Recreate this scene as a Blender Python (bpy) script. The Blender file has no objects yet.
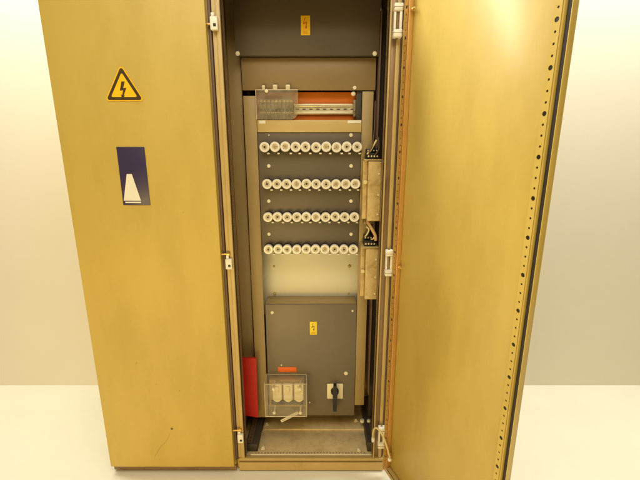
import bpy, bmesh, math, random
from mathutils import Vector, Matrix
random.seed(7)
scene = bpy.context.scene
COL = scene.collection
R = math.radians

# ------------------------------------------------------------------ materials
def mat(name, base, rough=0.45, metal=0.0, var=0.06, scale=6.0, bump=0.0, bump_scale=180.0,
        dirt=0.0, dirt_col=(0.10, 0.06, 0.025), spec=0.5, coat=0.0, streak=0.0, dlo=0.55, dhi=0.8, wave=0.0):
    m = bpy.data.materials.new(name); m.use_nodes = True
    nt = m.node_tree; N = nt.nodes; L = nt.links
    b = N['Principled BSDF']
    b.inputs['Metallic'].default_value = metal
    b.inputs['Specular IOR Level'].default_value = spec
    b.inputs['Coat Weight'].default_value = coat; b.inputs['Coat Roughness'].default_value = 0.20; b.inputs['Coat IOR'].default_value = 1.6
    tc = N.new('ShaderNodeTexCoord')
    n1 = N.new('ShaderNodeTexNoise'); n1.inputs['Scale'].default_value = scale; n1.inputs['Detail'].default_value = 5
    L.new(tc.outputs['Object'], n1.inputs['Vector'])
    r1 = N.new('ShaderNodeMapRange'); r1.inputs['From Min'].default_value = 0.25; r1.inputs['From Max'].default_value = 0.75
    r1.inputs['To Min'].default_value = 1 - var; r1.inputs['To Max'].default_value = 1 + var
    L.new(n1.outputs['Fac'], r1.inputs['Value'])
    mul = N.new('ShaderNodeVectorMath'); mul.operation = 'SCALE'; mul.inputs[0].default_value = base
    L.new(r1.outputs['Result'], mul.inputs['Scale'])
    col = mul.outputs['Vector']
    if dirt > 0:
        n2 = N.new('ShaderNodeTexNoise'); n2.inputs['Scale'].default_value = scale * 3.7; n2.inputs['Detail'].default_value = 9
        n2.inputs['Roughness'].default_value = 0.7
        L.new(tc.outputs['Object'], n2.inputs['Vector'])
        r2 = N.new('ShaderNodeMapRange'); r2.interpolation_type = 'SMOOTHSTEP'; r2.inputs['From Min'].default_value = dlo; r2.inputs['From Max'].default_value = dhi
        r2.inputs['To Min'].default_value = 0; r2.inputs['To Max'].default_value = dirt
        L.new(n2.outputs['Fac'], r2.inputs['Value'])
        mx = N.new('ShaderNodeMix'); mx.data_type = 'RGBA'
        L.new(r2.outputs['Result'], mx.inputs['Factor']); L.new(col, mx.inputs['A'])
        mx.inputs['B'].default_value = (*dirt_col, 1)
        col = mx.outputs['Result']
    if streak > 0:   # fine drawn-out scuffs and wipe marks in the paint
        mp = N.new('ShaderNodeMapping'); mp.inputs['Scale'].default_value = (2.6, 2.6, 0.9)
        mp.inputs['Rotation'].default_value = (0.1, 0.5, 0.2)
        L.new(tc.outputs['Object'], mp.inputs['Vector'])
        n4 = N.new('ShaderNodeTexNoise'); n4.inputs['Scale'].default_value = 2.2; n4.inputs['Detail'].default_value = 7
        n4.inputs['Roughness'].default_value = 0.65
        L.new(mp.outputs['Vector'], n4.inputs['Vector'])
        r4 = N.new('ShaderNodeMapRange'); r4.interpolation_type = 'SMOOTHSTEP'; r4.inputs['From Min'].default_value = 0.38; r4.inputs['From Max'].default_value = 0.72
        r4.inputs['To Min'].default_value = 0; r4.inputs['To Max'].default_value = streak
        L.new(n4.outputs['Fac'], r4.inputs['Value'])
        mx2 = N.new('ShaderNodeMix'); mx2.data_type = 'RGBA'
        L.new(r4.outputs['Result'], mx2.inputs['Factor']); L.new(col, mx2.inputs['A'])
        mx2.inputs['B'].default_value = (base[0] * 0.55, base[1] * 0.5, base[2] * 0.45, 1)
        col = mx2.outputs['Result']
    L.new(col, b.inputs['Base Color'])
    rr = N.new('ShaderNodeMapRange'); rr.inputs['From Min'].default_value = 0.3; rr.inputs['From Max'].default_value = 0.7
    rr.inputs['To Min'].default_value = max(0.02, rough - 0.06); rr.inputs['To Max'].default_value = min(1, rough + 0.08)
    L.new(n1.outputs['Fac'], rr.inputs['Value']); L.new(rr.outputs['Result'], b.inputs['Roughness'])
    if bump > 0:
        n3 = N.new('ShaderNodeTexNoise'); n3.inputs['Scale'].default_value = bump_scale; n3.inputs['Detail'].default_value = 3
        L.new(tc.outputs['Object'], n3.inputs['Vector'])
        bp = N.new('ShaderNodeBump'); bp.inputs['Strength'].default_value = bump; bp.inputs['Distance'].default_value = 0.002
        L.new(n3.outputs['Fac'], bp.inputs['Height']); L.new(bp.outputs['Normal'], b.inputs['Normal'])
        if wave > 0:     # the sheet steel is never quite flat
            n5 = N.new('ShaderNodeTexNoise'); n5.inputs['Scale'].default_value = 3.2; n5.inputs['Detail'].default_value = 1.5
            L.new(tc.outputs['Object'], n5.inputs['Vector'])
            b5 = N.new('ShaderNodeBump'); b5.inputs['Strength'].default_value = wave; b5.inputs['Distance'].default_value = 0.012
            L.new(n5.outputs['Fac'], b5.inputs['Height']); L.new(b5.outputs['Normal'], bp.inputs['Normal'])
    return m

def clear_mat(name, tint, haze, gloss=0.035):
    m = bpy.data.materials.new(name); m.use_nodes = True
    nt = m.node_tree; N = nt.nodes; L = nt.links
    out = N['Material Output']; N.remove(N['Principled BSDF'])
    tr = N.new('ShaderNodeBsdfTransparent'); tr.inputs['Color'].default_value = (*tint, 1)
    df = N.new('ShaderNodeBsdfDiffuse'); df.inputs['Color'].default_value = (0.86, 0.80, 0.62, 1)
    gl = N.new('ShaderNodeBsdfGlossy'); gl.inputs['Roughness'].default_value = 0.12
    tc = N.new('ShaderNodeTexCoord'); nz = N.new('ShaderNodeTexNoise'); nz.inputs['Scale'].default_value = 25; nz.inputs['Detail'].default_value = 6
    L.new(tc.outputs['Object'], nz.inputs['Vector'])
    mr = N.new('ShaderNodeMapRange'); mr.inputs['From Min'].default_value = 0.35; mr.inputs['From Max'].default_value = 0.75
    mr.inputs['To Min'].default_value = haze * 0.6; mr.inputs['To Max'].default_value = haze * 1.5
    L.new(nz.outputs['Fac'], mr.inputs['Value'])
    m1 = N.new('ShaderNodeMixShader'); L.new(mr.outputs['Result'], m1.inputs[0]); L.new(tr.outputs[0], m1.inputs[1]); L.new(df.outputs[0], m1.inputs[2])
    m2 = N.new('ShaderNodeMixShader'); m2.inputs[0].default_value = gloss
    L.new(m1.outputs[0], m2.inputs[1]); L.new(gl.outputs[0], m2.inputs[2])
    L.new(m2.outputs[0], out.inputs['Surface'])
    return m

M = {}
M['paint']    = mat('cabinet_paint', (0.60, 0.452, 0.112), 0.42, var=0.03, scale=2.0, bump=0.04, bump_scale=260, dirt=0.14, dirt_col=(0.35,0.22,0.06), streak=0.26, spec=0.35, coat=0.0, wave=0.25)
M['doorin']   = mat('door_inner_paint', (0.60, 0.452, 0.112), 0.34, var=0.04, scale=1.6, bump=0.010, bump_scale=200, dirt=0.03, dirt_col=(0.35,0.22,0.05), streak=0.30, spec=0.5, coat=0.15, wave=0.22)
M['frame']    = mat('frame_paint', (0.53, 0.39, 0.15), 0.33, var=0.08, scale=9, dirt=0.25)
M['zinc']     = mat('dull_zinc', (0.29, 0.19, 0.10), 0.38, metal=0.4, var=0.15, scale=14, dirt=0.5)
M['rail']     = mat('perforated_rail_paint', (0.56, 0.31, 0.08), 0.25, metal=0.15, var=0.08, scale=8, dirt=0.25)
M['floorpl']  = mat('dirty_floor_plate', (0.92, 0.74, 0.40), 0.38, metal=0.15, var=0.16, scale=4, dirt=0.65, dirt_col=(0.34, 0.22, 0.09), dlo=0.36, dhi=0.85, bump=0.08, bump_scale=90)
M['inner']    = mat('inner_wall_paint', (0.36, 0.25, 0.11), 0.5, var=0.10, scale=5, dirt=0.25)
M['darkrail'] = mat('dark_rail', (0.19, 0.125, 0.07), 0.4, metal=0.3, var=0.2, scale=14, dirt=0.4)
M['filler']   = mat('filler_strip_paint', (0.40, 0.295, 0.125), 0.40, var=0.05, scale=4, dirt=0.12)
M['dark']     = mat('shaded_steel', (0.05, 0.04, 0.03), 0.55, var=0.2, scale=8)
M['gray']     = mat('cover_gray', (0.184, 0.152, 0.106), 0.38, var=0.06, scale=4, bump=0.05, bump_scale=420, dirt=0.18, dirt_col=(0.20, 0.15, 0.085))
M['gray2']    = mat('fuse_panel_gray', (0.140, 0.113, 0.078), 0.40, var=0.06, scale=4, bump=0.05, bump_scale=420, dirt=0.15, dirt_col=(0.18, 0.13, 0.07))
M['topshade'] = mat('shaded_top_gray', (0.105, 0.083, 0.055), 0.42, var=0.06, scale=4, bump=0.05, bump_scale=420, dirt=0.15, dirt_col=(0.18, 0.13, 0.07))  # dark cover grey, deepened to hold the shade under the cabinet roof
M['header']   = mat('header_gray', (0.27, 0.19, 0.085), 0.42, var=0.05, scale=4, dirt=0.12)
M['cream']    = mat('cream_plate', (0.92, 0.91, 0.76), 0.40, var=0.04, scale=5, dirt=0.10, dirt_col=(0.5, 0.36, 0.12))
M['beige']    = mat('beige_plastic', (0.58, 0.44, 0.18), 0.36, var=0.05, scale=6, dirt=0.12)
M['porcelain'] = mat('white_porcelain', (0.86, 0.83, 0.72), 0.16, var=0.03, scale=20, dirt=0.15, dirt_col=(0.55, 0.42, 0.2), coat=0.3)
M['screw']    = mat('cream_screw', (0.82, 0.76, 0.55), 0.35, var=0.05, scale=30)
M['black']    = mat('black_plastic', (0.018, 0.016, 0.014), 0.35, var=0.2, scale=20)
M['rubber']   = mat('black_rubber', (0.025, 0.020, 0.016), 0.65, var=0.2, scale=20)
M['mauve']    = mat('brown_seal', (0.14, 0.082, 0.058), 0.5, var=0.15, scale=12)
M['white']    = mat('white_plastic', (0.86, 0.84, 0.74), 0.32, var=0.04, scale=20, dirt=0.15, dirt_col=(0.5, 0.4, 0.2))
M['orange']   = mat('orange_board', (0.84, 0.23, 0.025), 0.42, var=0.07, scale=7, dirt=0.12, dirt_col=(0.9, 0.4, 0.1))
M['red']      = mat('red_plastic', (0.60, 0.015, 0.006), 0.45, var=0.08, scale=6, dirt=0.1)
M['raily']    = mat('galvanised_rail', (0.80, 0.74, 0.55), 0.30, metal=0.6, var=0.08, scale=20)
M['breaker']  = mat('grey_breaker', (0.25, 0.20, 0.125), 0.42, var=0.08, scale=25, dirt=0.15)
M['yellow']   = mat('yellow_sticker', (0.95, 0.58, 0.012), 0.42, var=0.04, scale=30)
M['lemon']    = mat('lemon_sticker', (0.97, 0.74, 0.03), 0.42, var=0.04, scale=30)
M['signred']  = mat('red_print', (0.55, 0.06, 0.01), 0.5, var=0.05, scale=30)
M['signblk']  = mat('dark_print', (0.06, 0.035, 0.012), 0.5, var=0.1, scale=30)
M['faint']    = mat('faint_print', (0.62, 0.32, 0.01), 0.5, var=0.1, scale=60)
M['sticker']  = mat('orange_sticker', (0.85, 0.16, 0.02), 0.4, var=0.05, scale=30)
M['blue']     = mat('dark_blue_sign', (0.045, 0.035, 0.10), 0.35, var=0.06, scale=10)
M['carrier']  = mat('cream_fuse_carrier', (0.92, 0.85, 0.60), 0.38, var=0.06, scale=25, dirt=0.2)
M['capdisc']  = mat('aged_cap_disc', (0.58, 0.50, 0.34), 0.3, var=0.2, scale=40, dirt=0.3)
M['cable']    = mat('pale_cable', (0.72, 0.62, 0.30), 0.42, var=0.08, scale=30)
M['copper']   = mat('tan_cable', (0.62, 0.40, 0.16), 0.4, var=0.12, scale=30)
M['brass']    = mat('brass', (0.75, 0.50, 0.18), 0.3, metal=0.9, var=0.1, scale=30)
M['tbox']     = mat('stained_box', (0.66, 0.50, 0.22), 0.30, var=0.16, scale=7, dirt=0.7, dirt_col=(0.30, 0.17, 0.05), dlo=0.40, dhi=0.75)
M['floor']    = mat('pale_floor', (0.95, 0.95, 0.85), 0.55, var=0.03, scale=3)
M['wall']     = mat('pale_wall', (0.85, 0.83, 0.76), 0.85, var=0.02, scale=2, bump=0.05, bump_scale=120)
M['clear']    = clear_mat('clear_plastic', (0.99, 0.98, 0.95), 0.09)
M['clear2']   = clear_mat('hazy_clear_plastic', (0.93, 0.90, 0.80), 0.13)
M['rim']      = mat('pale_plastic_edge', (0.66, 0.58, 0.40), 0.2, var=0.06, scale=30, coat=0.4)

# ------------------------------------------------------------------ mesh builder
class MB:
    def __init__(s): s.bm = bmesh.new()
    def box(s, x0, x1, y0, y1, z0, z1, bev=0.0012, seg=2):
        vs = [s.bm.verts.new((x, y, z)) for x in (x0, x1) for y in (y0, y1) for z in (z0, z1)]
        fs = []
        for q in ((0,1,3,2),(4,6,7,5),(0,4,5,1),(2,3,7,6),(0,2,6,4),(1,5,7,3)):
            fs.append(s.bm.faces.new([vs[i] for i in q]))
        b = min(bev, 0.45 * min(abs(x1-x0), abs(y1-y0), abs(z1-z0)))
        if b > 1e-5:
            es = list({e for f in fs for e in f.edges})
            bmesh.ops.bevel(s.bm, geom=es, offset=b, segments=seg, affect='EDGES', profile=0.5)
        return s
    def lathe(s, prof, c=(0,0,0), axis=(0,-1,0), n=28):
        """prof: list of (radius, height along axis)"""
        a = Vector(axis).normalized()
        u = a.orthogonal().normalized(); v = a.cross(u); c = Vector(c)
        rings = []
        for r, h in prof:
            if r < 1e-6: rings.append([s.bm.verts.new(c + a*h)])
            else: rings.append([s.bm.verts.new(c + a*h + (u*math.cos(2*math.pi*k/n) + v*math.sin(2*math.pi*k/n))*r) for k in range(n)])
        for A, B in zip(rings, rings[1:]):
            for k in range(n):
                k2 = (k+1) % n
                if len(A) == 1 and len(B) == 1: continue
                if len(A) == 1: s.bm.faces.new((A[0], B[k], B[k2]))
                elif len(B) == 1: s.bm.faces.new((A[k], B[0], A[k2]))
                else: s.bm.faces.new((A[k], B[k], B[k2], A[k2]))
        return s
    def screw(s, c, r=0.008, h=0.005, axis=(0,-1,0)):
        s.lathe([(r, 0), (r, h*0.45), (r*0.86, h*0.85), (r*0.5, h), (0, h)], c, axis, 16)
        return s
    def tube(s, pts, r, n=10, sub=6):
        P = [Vector(p) for p in pts]; Q = []
        for i in range(len(P)-1):
            p0 = P[max(i-1,0)]; p1 = P[i]; p2 = P[i+1]; p3 = P[min(i+2,len(P)-1)]
            for k in range(sub):
                t = k/sub
                Q.append(0.5*((2*p1)+(p2-p0)*t+(2*p0-5*p1+4*p2-p3)*t*t+(3*p1-p0-3*p2+p3)*t**3))
        Q.append(P[-1])
        rings = []; prev = None
        for i, q in enumerate(Q):
            d = (Q[min(i+1,len(Q)-1)] - Q[max(i-1,0)]).normalized()
            if prev is None: prev = d.orthogonal().normalized()
            u = (prev - d*prev.dot(d)).normalized(); prev = u; v = d.cross(u)
            rings.append([s.bm.verts.new(q + (u*math.cos(2*math.pi*k/n)+v*math.sin(2*math.pi*k/n))*r) for k in range(n)])
        for A, B in zip(rings, rings[1:]):
            for k in range(n): s.bm.faces.new((A[k], A[(k+1)%n], B[(k+1)%n], B[k]))
        s.bm.faces.new(rings[0][::-1]); s.bm.faces.new(rings[-1])
        return s
    def prism(s, pts, org, U, V, depth):
        """outline pts (u,v) at org on axes U,V, extruded depth along U x V"""
        U = Vector(U); V = Vector(V); W = U.cross(V).normalized(); org = Vector(org)
        A = [s.bm.verts.new(org + U*p[0] + V*p[1]) for p in pts]
        B = [s.bm.verts.new(org + U*p[0] + V*p[1] + W*depth) for p in pts]
        s.bm.faces.new(A); s.bm.faces.new(B[::-1])
        for i in range(len(pts)):
            j = (i+1) % len(pts); s.bm.faces.new((A[i], B[i], B[j], A[j]))
        return s
    def perf(s, org, U, V, length, width, pitch, r, th=0.002, big=0, rbig=0.0, slot=1.0):
        """perforated strip: U along the length, V across; real holes"""
        U = Vector(U).normalized(); V = Vector(V).normalized(); W = U.cross(V); org = Vector(org)
        n = max(1, int(round(length/pitch))); p = length/n; K = 8
        def ring(cu, cv, ru, rv, w): 
            return [s.bm.verts.new(org + U*(cu+ru*math.cos(2*math.pi*(k+.5)/K)) + V*(cv+rv*math.sin(2*math.pi*(k+.5)/K)) + W*w) for k in range(K)]
        def sq(cu, w):
            h = p/2; g = width/2; t = math.tan(math.pi/8)
            o = [(h, g*t), (h*t, g), (-h*t, g), (-h, g*t), (-h, -g*t), (-h*t, -g), (h*t, -g), (h, -g*t)]
            ring_ = [s.bm.verts.new(org + U*(cu+a) + V*(g+b) + W*w) for a, b in o]
            cor = [s.bm.verts.new(org + U*(cu+a) + V*(g+b) + W*w) for a, b in ((h,g),(-h,g),(-h,-g),(h,-g))]
            return ring_, cor
        for i in range(n):
            cu = p*(i+.5); rr = rbig if big and i % big == big//2 else r
            fr = []
            for w in (0, th):
                inner = ring(cu, width/2, rr*slot, rr, w); outer, cor = sq(cu, w)
                for k in range(K):
                    k2 = (k+1) % K; f = (inner[k], outer[k], outer[k2], inner[k2])
                    s.bm.faces.new(f if w else f[::-1])
                for ci, (a, b_) in enumerate(((0,1),(2,3),(4,5),(6,7))):
                    s.bm.faces.new((outer[a], cor[ci], outer[b_]))
                fr.append(inner)
            for k in range(K):
                k2 = (k+1) % K; s.bm.faces.new((fr[0][k], fr[0][k2], fr[1][k2], fr[1][k]))
        return s
    def build(s, name, m, parent=None, at=None, smooth=True):
        """parent: vertices are given relative to `at` world point when at is set"""
        me = bpy.data.meshes.new(name)
        if at is not None: bmesh.ops.translate(s.bm, verts=s.bm.verts, vec=-Vector(at))
        bmesh.ops.recalc_face_normals(s.bm, faces=s.bm.faces)
        s.bm.to_mesh(me); s.bm.free()
        me.materials.append(m if not isinstance(m, str) else M[m])
        if smooth:
            me.polygons.foreach_set('use_smooth', [True]*len(me.polygons))
            me.set_sharp_from_angle(angle=R(35))
        o = bpy.data.objects.new(name, me); COL.objects.link(o)
        if parent is not None: o.parent = parent
        return o

def build_each(mb, name, m, parent, at=None):
    """one object for every separate piece in the builder"""
    bm = mb.bm; bm.verts.index_update(); seen = set(); out = []
    for v0 in bm.verts:
        if v0.index in seen: continue
        st = [v0]; isl = []; seen.add(v0.index)
        while st:
            v = st.pop(); isl.append(v)
            for e in v.link_edges:
                o = e.other_vert(v)
                if o.index not in seen: seen.add(o.index); st.append(o)
        nb = MB(); mp = {v.index: nb.bm.verts.new(v.co) for v in isl}
        for f in {f for v in isl for f in v.link_faces}:
            nb.bm.faces.new([mp[v.index] for v in f.verts])
        out.append(nb.build(name, m, parent, at))
    bm.free(); return out
def tag(o, label, cat, group=None):
    o['label'] = label; o['category'] = cat
    if group: o['group'] = group
    return o
def thing(name, label, cat, loc, group=None, rz=0.0):
    o = bpy.data.objects.new(name, None); COL.objects.link(o); o.location = loc; o.rotation_euler = (0, 0, rz)
    o.empty_display_size = 0.05
    return tag(o, label, cat, group)
def dup(root):
    r = root.copy(); COL.objects.link(r)
    for ch in list(root.children):
        c = ch.copy(); COL.objects.link(c); c.parent = r
        for g in list(ch.children):
            d = g.copy(); COL.objects.link(d); d.parent = c
    return r

# ------------------------------------------------------------------ setting
f = MB().box(-4, 4, -4, 3, -0.05, 0.0, 0).build('floor', 'floor'); f['kind'] = 'structure'
w = MB().box(-4, 4, 0.70, 0.80, 0.0, 3.0, 0).build('wall', 'wall')
tag(w, 'plain pale wall behind the row of cabinets', 'wall')

# ------------------------------------------------------------------ open cabinet
CX = (-0.04, 0.25, 0.0)
cab = thing('switch_cabinet', 'tall open beige electrical cabinet with its door swung wide to the right', 'cabinet', CX)
def part(mb, name, m, parent=cab): return mb.build(name, m, parent, CX)

part(MB().box(-0.41, 0.335, 0.012, 0.52, 0.0105, 0.058), 'plinth', 'paint')
part(MB().box(-0.40, 0.325, 0.045, 0.50, 0.0, 0.010, 0), 'foot', 'rubber')  # black recessed base, added as the shadow line along the floor
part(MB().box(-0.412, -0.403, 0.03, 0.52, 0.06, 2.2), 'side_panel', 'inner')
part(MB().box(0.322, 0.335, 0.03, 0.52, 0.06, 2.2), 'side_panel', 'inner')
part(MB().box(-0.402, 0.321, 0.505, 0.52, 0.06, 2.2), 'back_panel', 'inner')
part(MB().box(-0.412, 0.335, 0.0, 0.52, 2.202, 2.22), 'roof', 'paint')
part(MB().box(-0.41, 0.335, 0.0, 0.04, 2.102, 2.2), 'frame_rail', 'frame')
# lower front frame rail with its stepped lip
part(MB().box(-0.398, 0.312, -0.006, 0.010, 0.008, 0.052, 0.002), 'kick_plate', 'frame')
part(MB().box(-0.398, 0.312, -0.002, 0.020, 0.0585, 0.074, 0.003), 'frame_rail', 'frame')
# left post
lp = part(MB().box(-0.385, -0.3685, -0.004, 0.036, 0.075, 2.10, 0.003), 'frame_post', 'frame')
part(MB().box(-0.416, -0.4045, 0.0, 0.028, 0.062, 2.10, 0.003), 'door_seal', 'mauve', lp)
part(MB().box(-0.401, -0.3855, 0.004, 0.04, 0.075, 2.10), 'post_face', 'frame', lp)
part(MB().perf((-0.3635, 0.002, 0.08), (0,0,1), (0,1,0), 2.02, 0.036, 0.0125, 0.0042, 0.002, slot=0.8), 'perforated_flange', 'zinc', lp)
part(MB().box(-0.3678, -0.3645, 0.010, 0.036, 0.08, 2.10, 0), 'flange_backing', 'dark', lp)
# right post
rp = part(MB().box(0.2590, 0.2655, -0.004, 0.05, 0.075, 2.10, 0.003), 'frame_post', 'frame')
part(MB().box(0.2860, 0.3010, 0.003, 0.04, 0.075, 2.10, 0.002), 'post_face', 'frame', rp)
part(MB().box(0.2658, 0.2857, 0.010, 0.045, 0.075, 2.10, 0.001), 'channel', 'zinc', rp)
part(MB().box(0.3012, 0.3080, 0.008, 0.04, 0.075, 2.10), 'door_seal', 'mauve', rp)
part(MB().perf((0.2575, 0.006, 0.08), (0,0,1), (0,1,0), 2.02, 0.040, 0.025, 0.005, 0.002), 'perforated_flange', 'zinc', rp)

# catches (left) on the frame post
for i, (x, z) in enumerate(((-0.390, 2.005), (-0.388, 1.080), (-0.382, 0.205))):
    c = part(MB().box(x-0.013, x+0.015, -0.022, -0.0045, z-0.026, z+0.020, 0.004, 3).box(x-0.010, x+0.002, -0.016, -0.0045, z+0.0205, z+0.034, 0.002), 'door_catch', 'white')
    part(MB().box(x-0.001, x+0.009, -0.0235, -0.0222, z-0.014, z-0.004, 0.0003), 'slot', 'black', c)
    zz = z+0.040 if i else z-0.004
    part(MB().lathe([(0.0045,0),(0.0045,0.026),(0.0035,0.028),(0,0.028)], (x-0.006, -0.012, zz), (-1,0,0), 14).box(x-0.008, x+0.006, -0.016, -0.004, zz-0.006, zz+0.006), 'catch_pin', 'brass', c)
# hinges (right)
for x, z in ((0.284, 2.010), (0.2905, 1.085), (0.2925, 0.215)):
    h = part(MB().box(x-0.016, x+0.017, -0.034, -0.0045, z+0.030, z+0.056, 0.005, 3).box(x-0.016, x+0.017, -0.034, -0.0045, z-0.058, z-0.030, 0.005, 3)
             .box(x-0.014, x-0.006, -0.026, -0.0045, z-0.0295, z+0.0295, 0.002).box(x+0.006, x+0.015, -0.028, -0.0045, z-0.0295, z+0.0295, 0.002), 'hinge', 'white')
    for q in (0.041, -0.0435): part(MB().box(x-0.0165, x+0.0175, -0.0345, -0.005, z+q, z+q+0.0015, 0), 'hinge_joint', 'zinc', h)
    part(MB().lathe([(0,-0.064),(0.004,-0.063),(0.0042,-0.06),(0.0042,0.06),(0,0.062)], (x, -0.016, z), (0,0,1), 14), 'hinge_pin', 'zinc', h)

# floor plate
fp = part(MB().box(-0.40, 0.32, 0.024, 0.2000, 0.0585, 0.0665, 0.0008).box(-0.31, 0.30, 0.2005, 0.505, 0.0585, 0.0725, 0.0025, 3), 'floor_plate', 'floorpl')
part(MB().box(-0.345, 0.262, 0.0205, 0.0235, 0.059, 0.0765, 0.001), 'front_lip', 'cream', fp)
part(MB().perf((-0.33, 0.030, 0.0672), (1,0,0), (0,1,0), 0.56, 0.018, 0.0155, 0.0034, 0.002), 'perforated_edge', 'floorpl', fp)
part(MB().box(-0.33, 0.23, 0.031, 0.047, 0.0666, 0.0671, 0), 'edge_backing', 'dark', fp)
for x, y in ((0.200, 0.265), (0.195, 0.050), (-0.288, 0.062), (-0.292, 0.236)):
    part(MB().box(x-0.010, x+0.010, y-0.010, y+0.010, 0.0668 if y < .2 else 0.0728, 0.080, 0.003).screw((x, y, 0.0795), 0.006, 0.007, (0,0,1)), 'floor_bolt', 'screw', fp)
# side bottom rails with holes
b1 = part(MB().box(-0.372, -0.314, 0.05, 0.42, 0.0668, 0.110, 0.002), 'bottom_rail', 'dark')
part(MB().perf((-0.366, 0.06, 0.1107), (0,1,0), (1,0,0), 0.34, 0.024, 0.025, 0.0055, 0.0015), 'perforated_strip', 'darkrail', b1)
b2 = part(MB().box(0.238, 0.300, 0.05, 0.42, 0.0668, 0.120, 0.002), 'bottom_rail', 'dark')
part(MB().perf((0.262, 0.06, 0.1207), (0,1,0), (1,0,0), 0.34, 0.026, 0.022, 0.006, 0.0015), 'perforated_strip', 'darkrail', b2)
build_each(MB().screw((0.229, 0.215, 0.11), 0.012, 0.012, (0,0,1)).screw((0.262, 0.20, 0.1225), 0.010, 0.010, (0,0,1)), 'rail_bolt', 'screw', b2, CX)

# inner uprights set back behind the cover plane
part(MB().box(-0.402, -0.3455, 0.235, 0.26, 0.13, 2.19), 'inner_upright', 'filler')
part(MB().box(0.262, 0.282, 0.23, 0.26, 0.13, 2.19), 'inner_upright', 'dark')
part(MB().box(0.247, 0.252, 0.150, 0.24, 0.32, 2.1), 'inner_upright', 'mauve')
# dark liner behind the covers
part(MB().box(-0.34, 0.235, 0.335, 0.345, 0.60, 2.15), 'rear_screen', 'dark')

# covers
tc_ = part(MB().box(-0.352, 0.246, 0.166, 0.199, 1.930, 2.190, 0.002), 'top_cover', 'topshade')
build_each(MB().screw((-0.343, 0.166, 1.937), 0.0095).screw((0.228, 0.166, 1.937), 0.0095), 'cover_screw', 'screw', tc_, CX)
hd = part(MB().box(-0.3365, 0.2400, 0.200, 0.215, 1.7985, 1.9285, 0.0015), 'header_panel', 'header')
build_each(MB().screw((0.150, 0.200, 1.808), 0.0085), 'cover_screw', 'screw', hd, CX)
part(MB().box(-0.3345, -0.2795, 0.198, 0.212, 0.150, 1.775, 0.0015), 'filler_strip', 'filler')
part(MB().box(0.1845, 0.2330, 0.198, 0.212, 0.225, 1.7930, 0.0015), 'filler_strip', 'filler')

# open bay with orange insulating board, rail and ledge
ib = part(MB().box(-0.290, 0.183, 0.255, 0.262, 1.640, 1.797, 0.001), 'insulating_board', 'orange')
part(MB().lathe([(0.004,0),(0.004,0.04),(0.0095,0.041),(0.0095,0.045),(0.006,0.048),(0,0.048)], (0.146, 0.2545, 1.785), (0,-1,0), 18), 'fixing_knob', 'screw', ib)
part(MB().box(0.1600, 0.1835, 0.215, 0.254, 1.676, 1.797, 0.001), 'bay_side', 'dark')
rl = MB().box(-0.118, 0.160, 0.240, 0.246, 1.7015, 1.7125, 0.001).box(-0.118, 0.160, 0.240, 0.246, 1.7340, 1.7460, 0.001)
rl.perf((-0.118, 0.248, 1.7128), (1,0,0), (0,0,1), 0.278, 0.0208, 0.0305, 0.0032, 0.0018, slot=2.8)
rlo = part(rl, 'mounting_rail', 'raily')
part(MB().box(-0.118, 0.160, 0.2485, 0.2535, 1.7135, 1.733, 0), 'rail_backing', 'mauve', rlo)
part(MB().box(0.1480, 0.1590, 0.226, 0.2395, 1.690, 1.762, 0.002).box(0.1490, 0.1580, 0.218, 0.2255, 1.712, 1.736, 0.002), 'end_stop', 'breaker', rlo)
lg = part(MB().box(-0.277, 0.1835, 0.192, 0.2145, 1.6225, 1.6745, 0.002), 'bay_ledge', 'beige')
build_each(MB().box(-0.269, -0.240, 0.1905, 0.1917, 1.659, 1.6725, 0.0003).box(0.122, 0.181, 0.1905, 0.1917, 1.661, 1.6725, 0.0003), 'paper_tag', 'white', lg, CX)

# fuse panel
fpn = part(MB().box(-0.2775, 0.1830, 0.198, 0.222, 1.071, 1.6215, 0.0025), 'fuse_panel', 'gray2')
s_ = MB()
for z, xa, xb in ((1.475,-0.232,0.141), (1.315,-0.237,0.1435), (1.158,-0.241,0.147)):
    s_.screw((xa, 0.198, z), 0.0085).screw((xb, 0.198, z), 0.0085)
s_.screw((-0.227, 0.198, 1.610), 0.0035).screw((0.138, 0.198, 1.610), 0.0085)
build_each(s_, 'panel_screw', 'screw', fpn, CX)
rows = [(1.559, -0.244, 0.163), (1.397, -0.2385, 0.160), (1.246, -0.2395, 0.158), (1.092, -0.242, 0.157)]
tg = MB(); rnd = random.Random(3)
for z, xa, xb in rows:
    for k in range(10):
        x = xa + (xb-xa)*k/9
        ox = rnd.choice((0.020, 0.014, 0.024, 0.018))
        tg.box(x+ox-0.0055, x+ox+0.0055, 0.176, 0.1978, z-0.0315, z-0.0245, 0.0012)
build_each(tg, 'circuit_tag', 'white', fpn, CX)
# cream mounting plate in its recess
mp_ = part(MB().box(-0.300, 0.215, 0.300, 0.310, 0.700, 1.40, 0.001), 'mounting_plate', 'cream')
build_each(MB().screw((-0.235, 0.300, 0.966), 0.006, 0.004).screw((0.149, 0.300, 0.966), 0.0085, 0.008).screw((-0.235, 0.300, 0.818), 0.008, 0.008).screw((0.149, 0.300, 0.818), 0.005, 0.005), 'plate_screw', 'beige', mp_, CX)

# lower cover
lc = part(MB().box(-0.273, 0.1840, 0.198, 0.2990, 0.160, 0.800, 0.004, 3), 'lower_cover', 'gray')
build_each(MB().screw((-0.238, 0.198, 0.757), 0.009).screw((0.162, 0.198, 0.766), 0.0055).screw((0.135, 0.198, 0.416), 0.0105).screw((-0.199, 0.198, 0.464), 0.0045)
     .screw((-0.055, 0.198, 0.243), 0.0045), 'cover_screw', 'screw', lc, CX)

part(MB().box(-0.271, 0.182, 0.206, 0.2985, 0.8004, 0.8030, 0.0008), 'cover_ledge', 'filler', lc)

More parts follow.
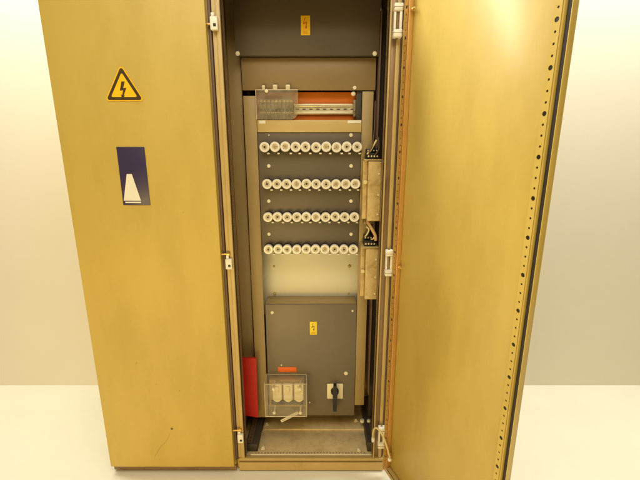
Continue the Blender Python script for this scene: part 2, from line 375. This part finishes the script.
# ------------------------------------------------------------------ open door (part of the cabinet)
AL = 69.0; DW = 0.672; DH0, DH1 = 0.050, 2.185
door = MB().box(0.0, DW, 0.0, 0.0025, DH0, DH1, 0.0008)
door.box(0.0, 0.0025, -0.016, -0.0005, DH0, DH1, 0.0008).box(DW-0.0025, DW, -0.016, -0.0005, DH0, DH1, 0.0008)
door.box(0.003, DW-0.003, -0.016, -0.0005, DH0, DH0+0.0025, 0.0008).box(0.003, DW-0.003, -0.016, -0.0005, DH1-0.0025, DH1, 0.0008)
door = door.build('door', 'doorin', cab)
door.location = Vector((0.318, -0.025, 0)) - Vector(CX); door.rotation_euler = (0, 0, -R(AL))
RI, RW, RD = 0.016, 0.026, 0.021
M['raildoor'] = M['doorin']
def vrail(x):
    m = MB().box(x, x+RW, -RD, -0.0004, DH0+0.012, DH1-0.012, 0.0025, 3)
    return m
r1 = vrail(RI).build('door_rail', 'rail', door)
def vperf(x, parent, m='rail'):
    MB().perf((x+0.003, -RD-0.0022, DH0+0.03), (0,0,1), (1,0,0), DH1-DH0-0.06, RW-0.006, 0.025, 0.0032, 0.0018, 4, 0.0062).build('perforated_face', m, parent)
    MB().box(x+0.004, x+RW-0.004, -RD-0.0002, -RD+0.0004, DH0+0.03, DH1-0.03, 0).build('hole_backing', 'black', parent)
vperf(RI, r1)
r2 = vrail(DW-RI-RW).build('door_rail', 'paint', door); vperf(DW-RI-RW, r2, 'paint')
def hrail(z, parent):
    r = MB().box(RI+RW+0.001, DW-RI-RW-0.001, -RD+0.001, -0.0004, z, z+RW, 0.0025, 3).build('door_rail', 'frame', parent)
    MB().perf((RI+RW+0.004, -RD-0.0013, z+0.003), (1,0,0), (0,0,1), DW-2*RI-2*RW-0.008, RW-0.006, 0.025, 0.0032, 0.0018, 4, 0.0062).build('perforated_face', 'frame', r)
    MB().box(RI+RW+0.006, DW-RI-RW-0.006, -RD+0.0006, -RD+0.0014, z+0.004, z+RW-0.004, 0).build('hole_backing', 'black', r)
hrail(DH0+0.012, door); hrail(DH1-0.012-RW, door)
MB().box(0.0045, RI-0.002, -0.014, -0.0004, DH0+0.01, DH1-0.01, 0.003).build('hinge_flange', 'frame', door)
MB().box(DW-RI+0.001, DW-0.004, -0.014, -0.0004, DH0+0.01, DH1-0.01, 0.003).build('door_gasket', 'rubber', door)
bp = MB()
for z in (2.03, 1.085, 0.17):
    bp.lathe([(0.006,0),(0.006,0.006),(0.0035,0.007),(0.0035,0.020),(0,0.021)], (RI+RW+0.006, -0.010, z), (1,-0.3,0), 12)
build_each(bp, 'rail_bolt', 'brass', door)

# ------------------------------------------------------------------ closed cabinet to the left
lx0, lx1 = -1.02, -0.4185
LX = (-0.72, 0.25, 0.0)
cc = thing('closed_cabinet', 'closed beige cabinet with a plain scuffed door, left of the open one', 'cabinet', LX)
def lpart(mb, name, m, parent=cc): return mb.build(name, m, parent, LX)
lpart(MB().box(lx0+0.004, -0.4135, 0.004, 0.52, 0.035, 2.22), 'body', 'paint')
lpart(MB().box(lx0+0.004, -0.4125, -0.004, 0.50, 0.009, 0.033, 0.002), 'plinth', 'zinc')
lpart(MB().box(lx0+0.015, -0.42, 0.03, 0.49, 0.0, 0.0085, 0), 'foot', 'rubber')  # same black base, standing in for the contact shadow
ld = lpart(MB().box(lx0, lx1, -0.022, -0.002, 0.044, 2.21, 0.0025, 3), 'door', 'paint')
lpart(MB().lathe([(0.006,0),(0.0055,0.0008),(0.0,0.001)], (-0.702, -0.0222, 0.262), (0,-1,0), 12), 'paint_chip', 'mauve', ld)
for x, z, q in ((-0.752, 0.500, 0.0035), (-0.648, 0.468, 0.003), (-0.598, 0.492, 0.0025), (-0.83, 0.61, 0.003), (-0.56, 1.30, 0.002)):
    lpart(MB().lathe([(q,0),(q*0.9,0.0005),(0.0,0.0006)], (x, -0.0221, z), (0,-1,0), 7), 'paint_chip', 'rail', ld)
lpart(MB().tube([(-0.800, -0.0219, 0.105), (-0.765, -0.0219, 0.160), (-0.738, -0.0219, 0.188), (-0.715, -0.0219, 0.232)], 0.0007, 5, 4), 'scratch', 'zinc', ld)

# ------------------------------------------------------------------ signs on the closed door
t = thing('safety_sign', 'dark blue rectangular sign with a white figure on the closed door', 'sign', (-0.745, -0.0225, 1.331))
def rel(mb, name, m, t): return mb.build(name, m, t, t.parent.location if t.parent else t.location)   # sub-parts share their thing's base point
rel(MB().box(-0.800, -0.690, -0.0245, -0.0226, 1.331, 1.561, 0.0008), 'plate', 'blue', t)
rel(MB().prism([(-0.035,0.018),(0.035,0.018),(0.010,0.125),(-0.010,0.125)], (-0.761, -0.0247, 1.331), (1,0,0), (0,0,1), -0.0006)
    .box(-0.790, -0.726, -0.0253, -0.0247, 1.3395, 1.345, 0), 'white_figure', 'white', t)
t = thing('warning_sign', 'yellow triangular warning sign with black border on the closed door', 'sign', (-0.745, -0.0225, 1.71))
def tri(cx, cz, s, r, n=6):
    out = []
    for a in (-30, 90, 210):
        c0 = Vector((cx + (s-2*r)*math.cos(R(a)), cz + (s-2*r)*math.sin(R(a))))
        for k in range(n+1):
            b = R(a - 60 + 120*k/n); out.append((c0.x + r*math.cos(b), c0.y + r*math.sin(b)))
    return out
def flat(pts, y0, th): return MB().prism(pts, (0, y0, 0), (1,0,0), (0,0,1), th)
rel(flat(tri(-0.745, 1.775, 0.088, 0.010), -0.0226, 0.0018), 'plate', 'yellow', t)
rel(flat(tri(-0.745, 1.775, 0.080, 0.007), -0.0246, 0.0004), 'black_border', 'signblk', t)
rel(flat(tri(-0.745, 1.775, 0.058, 0.004), -0.0252, 0.0004), 'yellow_field', 'yellow', t)
def bolt(cx, cz, s):
    P = [(-.06,.50),(.14,.50),(.00,.12),(.20,.14),(-.02,-.30),(.06,-.28),(-.12,-.52),(-.18,-.24),(-.10,-.27),(-.02,.0),(-.22,-.02)]
    return [(cx+x*s, cz+z*s) for x, z in P]
rel(flat(bolt(-0.745, 1.770, 0.062), -0.0258, 0.0004), 'bolt_symbol', 'signblk', t)

# yellow voltage stickers inside the cabinet
def sticker(label, x0, x1, z0, z1, y, ink, sheet='yellow'):
    t = thing('voltage_sticker', label, 'sticker', ((x0+x1)/2, y, z0), 'yellow voltage stickers')
    rel(MB().box(x0, x1, y-0.0014, y-0.0002, z0, z1, 0.0003), 'sheet', sheet, t)
    h = z1-z0; w_ = x1-x0; cx = (x0+x1)/2
    # broken arrow bolt in two strokes and an arrow head
    P = [(-.05,.42),(.02,.42),(-.17,.02),(.14,.13),(.10,-.24),(.17,-.20),(.06,-.42),(-.06,-.22),(.03,-.24),(.06,.04),(-.26,-.07)]
    rel(MB().prism([(cx+a*h*0.72*0.75, z0+h*0.60+b*h*0.72) for a, b in P], (0, y-0.0018, 0), (1,0,0), (0,0,1), 0.0003), 'bolt_symbol', ink, t)
    ln = MB()
    for k, wd in enumerate((0.56, 0.50, 0.54)):
        zc = z0 + h*(0.20 - 0.055*k); x = cx - w_*wd/2
        while x < cx + w_*wd/2 - 0.001:
            l = random.uniform(0.002, 0.005); ln.box(x, min(x+l, cx+w_*wd/2), y-0.0020, y-0.0016, zc-h*.012, zc+h*.012, 0); x += l+0.001
    rel(ln, 'small_print', 'faint', t)
    return t
sticker('yellow sticker with red bolt on the dark top cover', -0.0785, -0.0405, 2.007, 2.080, 0.166, 'signred')
sticker('yellow sticker with dark bolt on the grey lower cover', -0.0510, -0.0155, 0.636, 0.707, 0.198, 'signblk', 'lemon')

tag(MB().box(-0.217, -0.122, 0.1962, 0.1976, 0.424, 0.452, 0.0004).build('label_strip', 'sticker', None), 'blank orange label strip stuck above the clear fuse box', 'label')

# ------------------------------------------------------------------ screw fuse caps
def make_cap():
    t = thing('screw_fuse', '', 'fuse', (0,0,0), 'white screw-in fuses')
    MB().lathe([(0.0208,-0.0005),(0.0221,0.006),(0.0227,0.020),(0.0223,0.0225),(0.0206,0.0245),(0.0165,0.0250),(0.0135,0.0246),(0.0125,0.0225),(0.0116,0.0216),(0,0.0216)], (0,0,0), (0,-1,0), 36).build('cap_body', 'porcelain', t)
    MB().lathe([(0.0112,0.0214),(0.0106,0.0236),(0.0088,0.0241),(0.0052,0.0239),(0.0046,0.0219),(0,0.0219)], (0,0,0), (0,-1,0), 28).build('centre_disc', 'capdisc', t)
    MB().lathe([(0.0235,-0.0118),(0.0235,-0.004),(0.0215,-0.001),(0,-0.001)], (0,0,0), (0,-1,0), 24).build('socket', 'black', t)
    MB().lathe([(0.0044,0.0),(0.0040,0.0009),(0,0.0012)], (0,-0.0220,0), (0,-1,0), 16).build('inspection_window', 'black', t)
    MB().lathe([(0.0021,0.0),(0.0019,0.0006),(0,0.0007)], (0.0092,-0.0240,0), (0,-1,0), 10).build('test_hole', 'signblk', t)
    return t
proto = make_cap(); ords = ['first','second','third','fourth','fifth','sixth','seventh','eighth','ninth','tenth']
rnames = ['top row', 'second row from the top', 'third row from the top', 'bottom row']
first = True
for ri, (z, xa, xb) in enumerate(rows):
    for k in range(10):
        o = proto if first else dup(proto); first = False
        o.location = (xa+(xb-xa)*k/9 + rnd.uniform(-.0006,.0006), 0.186, z + rnd.uniform(-.0012,.0012))
        o.rotation_euler = (R(rnd.uniform(-1.5,1.5)), rnd.uniform(0, 6.28), R(rnd.uniform(-1.5,1.5)))
        if rnd.random() < 0.22:
            for c in o.children:
                if c.name.startswith('inspection_window'):
                    c.data = c.data.copy(); c.data.materials[0] = M['filler']
        o['label'] = 'white round screw-in fuse, %s from the left in the %s' % (ords[k], rnames[ri])

# ------------------------------------------------------------------ circuit breakers on the rail
def make_breaker():
    t = thing('circuit_breaker', '', 'circuit breaker', (0,0,0), 'grey circuit breakers on the rail')
    w_ = 0.0155
    b = MB()
    for k in range(3):
        x = (k-1)*0.0162
        b.box(x-0.0078, x+0.0078, -0.030, 0.0, -0.044, 0.044, 0.0015).box(x-0.0078, x+0.0078, -0.042, -0.0302, -0.021, 0.021, 0.002)
    b.build('housing', 'breaker', t)
    s1 = MB()
    for k in range(3):
        for zz in (-0.0125, 0.0350):
            s1.screw(((k-1)*0.0162-0.0036, -0.0302 if zz > 0 else -0.0422, zz), 0.0028, 0.002).screw(((k-1)*0.0162+0.0036, -0.0302 if zz > 0 else -0.0422, zz), 0.0028, 0.002)
    build_each(s1, 'terminal_screw', 'screw', t)
    l = MB()
    for k in range(3): l.box((k-1)*0.0162-0.004, (k-1)*0.0162+0.004, -0.052, -0.0422, -0.010, 0.004, 0.002)
    build_each(l, 'toggle', 'black', t)
    l = MB()
    for k in range(3): l.box((k-1)*0.0162-0.0055, (k-1)*0.0162+0.0055, -0.0306, -0.0302, 0.032, 0.040, 0)
    build_each(l, 'rating_label', 'beige', t)
    return t
pb = make_breaker()
for i, (x, lb) in enumerate(((-0.2435, 'left three-pole grey circuit breaker at the end of the rail'), (-0.1935, 'middle three-pole grey circuit breaker between the other two'), (-0.1440, 'right three-pole grey circuit breaker beside the bare rail'))):
    o = pb if i == 0 else dup(pb); o.location = (x, 0.2525, 1.7195); o['label'] = lb

t = thing('clear_cover', 'thin clear plastic cover over the grey circuit breakers', 'cover', (-0.18, 0.188, 1.66))
pts = [(-0.275,1.676),(-0.275,1.796)] + [(-0.095,1.796),(-0.095,1.712)] + [(-0.095-0.035*(1-math.cos(R(a))), 1.712-0.036*math.sin(R(a))) for a in range(15,91,15)]
rel(MB().prism(pts, (0, 0.186, 0), (1,0,0), (0,0,1), 0.002), 'sheet', 'clear2', t)
build_each(MB().box(-0.275, -0.095, 0.1835, 0.1905, 1.7965, 1.7995, 0.001).box(-0.2785, -0.2755, 0.1835, 0.1905, 1.676, 1.7995, 0.001), 'edge', 'rim', t, t.location)
build_each(MB().box(-0.250, -0.236, 0.184, 0.190, 1.800, 1.817, 0.003).box(-0.203, -0.183, 0.184, 0.190, 1.800, 1.819, 0.003).box(-0.148, -0.128, 0.184, 0.190, 1.800, 1.819, 0.003), 'clip_tab', 'rim', t, t.location)
rel(MB().screw((-0.2300, 0.1838, 1.793), 0.008), 'fixing_screw', 'screw', t)

# ------------------------------------------------------------------ fuse switch under its clear box
t = thing('fuse_switch', 'three cream fuse carriers under a clear plastic box on the lower cover', 'fuse switch', (-0.173, 0.197, 0.222))
x0, x1, y0, y1, z0, z1 = -0.277, -0.069, 0.110, 0.1975, 0.225, 0.412
rel(MB().box(-0.262, -0.080, 0.165, 0.1975, 0.240, 0.400, 0.003), 'base', 'filler', t)
for k in range(3):
    xc = -0.219 + 0.0555*k
    c = rel(MB().box(xc-0.0235, xc+0.0235, 0.142, 0.1645, 0.300, 0.385, 0.004, 3).box(xc-0.010, xc+0.010, 0.132, 0.1415, 0.345, 0.378, 0.003)
            .prism([(-0.0235,0.0),(0.0235,0.0),(0.006,-0.014),(-0.006,-0.014)], (xc, 0.1645, 0.2995), (1,0,0), (0,0,1), 0.022), 'fuse_carrier', 'carrier', t)
    rel(MB().box(xc-0.021, xc+0.021, 0.1412, 0.1418, 0.312, 0.330, 0), 'carrier_label', 'white', c)
rel(MB().box(-0.252, -0.086, 0.150, 0.1645, 0.262, 0.284, 0.003), 'terminal_bar', 'black', t)
cb = rel(MB().box(x0+.003, x1-.003, y0, y0+0.002, z0+.003, z1-.003, 0).box(x0, x0+0.002, y0+.003, y1, z0+.003, z1-.003, 0).box(x1-0.002, x1, y0+.003, y1, z0+.003, z1-.003, 0)
    .box(x0+.003, x1-.003, y0+.003, y1, z1-0.002, z1, 0).box(x0+.003, x1-.003, y0+.003, y1, z0, z0+0.002, 0), 'clear_box', 'clear', t)
e = MB(); q = 0.0021
for (a, b) in ((x0, z0), (x1, z0), (x0, z1), (x1, z1)):
    e.tube([(a, y0, b), (a, (y0+y1)/2, b), (a, y1, b)], q, 8, 2)
for y in (y0, y1-0.002):
    e.tube([(x0, y, z0+.003), (x0, y, z1-.003)], q, 8, 1).tube([(x1, y, z0+.003), (x1, y, z1-.003)], q, 8, 1).tube([(x0+.003, y, z0), (x1-.003, y, z0)], q, 8, 1).tube([(x0+.003, y, z1), (x1-.003, y, z1)], q, 8, 1)
rel(e, 'box_rim', 'rim', cb)
po = MB()
for x in (-0.231, -0.099):
    for z in (0.256, 0.392):
        po.lathe([(0.0045,0),(0.0045,0.062),(0.0085,0.064),(0.0085,0.069),(0.006,0.072),(0,0.072)], (x, 0.1640, z), (0,-1,0), 16)
build_each(po, 'fixing_post', 'screw', t, t.location)

# ------------------------------------------------------------------ rotary switch
t = thing('rotary_switch', 'black rotary handle on a square cream plate', 'switch', (0.079, 0.197, 0.262))
rel(MB().box(0.037, 0.121, 0.1905, 0.1975, 0.268, 0.357, 0.003, 3), 'face_plate', 'carrier', t)
rel(MB().lathe([(0.021,0),(0.021,0.012),(0.0185,0.016),(0,0.016)], (0.077, 0.190, 0.318), (0,-1,0), 28), 'knob', 'black', t)
rel(MB().prism([(-0.009,-0.094),(0.009,-0.094),(0.0105,-0.06),(0.0105,0.02),(0.008,0.055),(-0.008,0.055),(-0.0105,0.02),(-0.0105,-0.06)], (0.077, 0.1735, 0.318), (1,0,0), (0,0,1), 0.026), 'handle', 'black', t)

# ------------------------------------------------------------------ terminal boxes at the right
def terminal_box(label, z0, z1, zc):
    t = thing('terminal_box', label, 'terminal box', (0.235, 0.197, z0), 'stained terminal boxes')
    rel(MB().box(0.208, 0.2640, 0.098, 0.1970, z0, z1, 0.003, 3).box(0.188, 0.2075, 0.126, 0.1970, z0+0.004, z1+0.003, 0.004, 3), 'box', 'tbox', t)
    rel(MB().box(0.1885, 0.2640, 0.094, 0.1970, z1+0.0035, z1+0.0085, 0.002), 'lid', 'beige', t)
    rel(MB().lathe([(0.008,0),(0.0095,0.004),(0.009,0.010),(0,0.012)], (0.198, 0.126, zc), (0,-1,0), 18), 'knob', 'cable', t)
    sc = MB()
    for dz in (0.12, 0.45, 0.8): sc.screw((0.254, 0.098, z0+(z1-z0)*dz), 0.0045, 0.005)
    build_each(sc, 'box_screw', 'screw', t, t.location)
    tb = rel(MB().box(0.200, 0.2525, 0.112, 0.185, z1+0.009, z1+0.034, 0.002).box(0.202, 0.2525, 0.135, 0.185, z1+0.0345, z1+0.052, 0.002), 'terminal_block', 'black', t)
    sc = MB()
    for k in range(4):
        sc.screw((0.2085+0.0125*k, 0.112, z1+0.021), 0.0042, 0.004).screw((0.2085+0.0125*k, 0.135, z1+0.044), 0.0035, 0.004)
    build_each(sc, 'terminal_screw', 'raily', tb, t.location)
    return t
t1 = terminal_box('upper stained terminal box with a black terminal block on its lid', 1.240, 1.500, 1.41)
build_each(MB().tube([(0.202,0.108,1.530),(0.218,0.104,1.551),(0.240,0.112,1.588)], 0.0042, 8), 'loose_wire', 'cable', t1, t1.location)
build_each(MB().tube([(0.2085,0.112,1.526),(0.210,0.094,1.545),(0.222,0.100,1.57),(0.232,0.130,1.64),(0.236,0.160,1.75)], 0.0024, 7).tube([(0.234,0.112,1.524),(0.240,0.098,1.535),(0.251,0.108,1.552),(0.253,0.14,1.60)], 0.0024, 7), 'loose_wire', 'mauve', t1, t1.location)
t2 = terminal_box('lower stained terminal box with a thick tan cable above it', 0.868, 1.112, 1.0)
rel(MB().tube([(0.214,0.130,1.236),(0.226,0.116,1.212),(0.247,0.106,1.176),(0.251,0.108,1.15)], 0.0072, 10), 'cable', 'copper', t2)
build_each(MB().tube([(0.204,0.120,1.165),(0.212,0.108,1.180),(0.219,0.108,1.200),(0.207,0.112,1.212)], 0.0035, 8).tube([(0.2325,0.124,1.150),(0.240,0.110,1.157),(0.246,0.116,1.165)], 0.003, 8), 'loose_wire', 'cable', t2, t2.location)
rel(MB().screw((0.208,0.150,1.226),0.005,0.006).screw((0.222,0.150,1.230),0.005,0.006).screw((0.238,0.150,1.230),0.005,0.006).box(0.201,0.252,0.1505,0.19,1.216,1.2385,0.002), 'cable_gland', 'zinc', t2)

# ------------------------------------------------------------------ loose things
t = tag(MB().prism([(-0.392,0.535),(-0.318,0.535),(-0.3215,0.192),(-0.392,0.205)], (0, 0.155, 0), (1,0,0), (0,0,1), 0.012).build('cover_strip', 'red', None),
        'upright red plastic strip in the gap at the left side', 'strip')
# leaning against the upright: a short pocket lip at its foot
t = thing('paper_tag', 'narrow white printed tag dangling at a slant under the clear fuse box', 'tag', (-0.118, 0.150, 0.2155))
t.rotation_euler = (0, -math.atan2(0.046, 0.078), 0)
MB().box(-0.100, 0.004, -0.0007, 0.0007, -0.009, 0.007, 0.0003).build('sheet', 'white', t)
ln = MB(); x = -0.092
while x < -0.010:
    l = random.uniform(0.003, 0.008); ln.box(x, x+l, -0.0011, -0.0008, -0.0025, 0.0010, 0); x += l+random.uniform(0.004, 0.009)
ln.build('print_marks', 'breaker', t)

t = thing('earth_cable', 'pale looped earth cable joining the frame foot to the open door', 'cable', (0.30, -0.04, 0.08))
rel(MB().tube([(0.256,-0.012,0.200),(0.252,-0.020,0.235),(0.2585,-0.030,0.272),(0.275,-0.052,0.280),(0.293,-0.075,0.258),(0.3100,-0.086,0.212),(0.3240,-0.088,0.160)], 0.0042, 10, 8), 'wire', 'cable', t)
rel(MB().box(0.248,0.262,-0.020,-0.0045,0.182,0.203,0.003).lathe([(0.008,0),(0.010,0.004),(0.008,0.014),(0,0.016)], (0.3240,-0.086,0.142), (0,0,1), 14), 'lug', 'white', t)

# ------------------------------------------------------------------ camera
cam = bpy.data.objects.new('camera', bpy.data.cameras.new('camera')); COL.objects.link(cam)
cam.data.sensor_width = 36; cam.data.lens = 388/640*36; cam.data.clip_end = 100; cam.data.clip_start = 0.02
cam.location = (0, -1.59, 1.575); cam.rotation_euler = (R(90-14), 0, 0)
scene.camera = cam

# ------------------------------------------------------------------ light
def area(name, loc, rot, sx, sy, power, col):
    l = bpy.data.lights.new(name, 'AREA'); l.shape = 'RECTANGLE'; l.size = sx; l.size_y = sy; l.energy = power; l.color = col
    o = bpy.data.objects.new(name, l); COL.objects.link(o); o.location = loc; o.rotation_euler = rot; return o
area('ceiling_lamp', (-0.25, -1.10, 2.80), (R(4), 0, 0), 1.8, 1.2, 22, (1.0, 0.97, 0.86))
area('warm_fill', (0.0, -2.1, 2.95), (R(46), 0, 0), 2.4, 0.7, 10, (1.0, 0.70, 0.27))  # added warm fill from the front, no known lamp
area('low_fill', (-1.0, -2.4, 0.30), (R(88), 0, R(-18)), 1.8, 0.5, 25, (1.0, 0.67, 0.17))  # added low fill brightening the lower doors, no such lamp in the room
area('wall_fill', (0.0, 0.30, 3.05), (R(-18), 0, 0), 6.0, 0.25, 120, (1.0, 0.95, 0.80))  # unseen wash added behind the cabinets to whiten the wall
wd = bpy.data.worlds.new('World'); scene.world = wd; wd.use_nodes = True
bg = wd.node_tree.nodes['Background']; bg.inputs['Color'].default_value = (1.0, 0.72, 0.34, 1); bg.inputs['Strength'].default_value = 0.20

scene.view_settings.view_transform = 'Standard'; scene.view_settings.look = 'None'
scene.view_settings.exposure = 0.05; scene.view_settings.gamma = 1.0
scene.cycles.max_bounces = 8; scene.cycles.transparent_max_bounces = 16
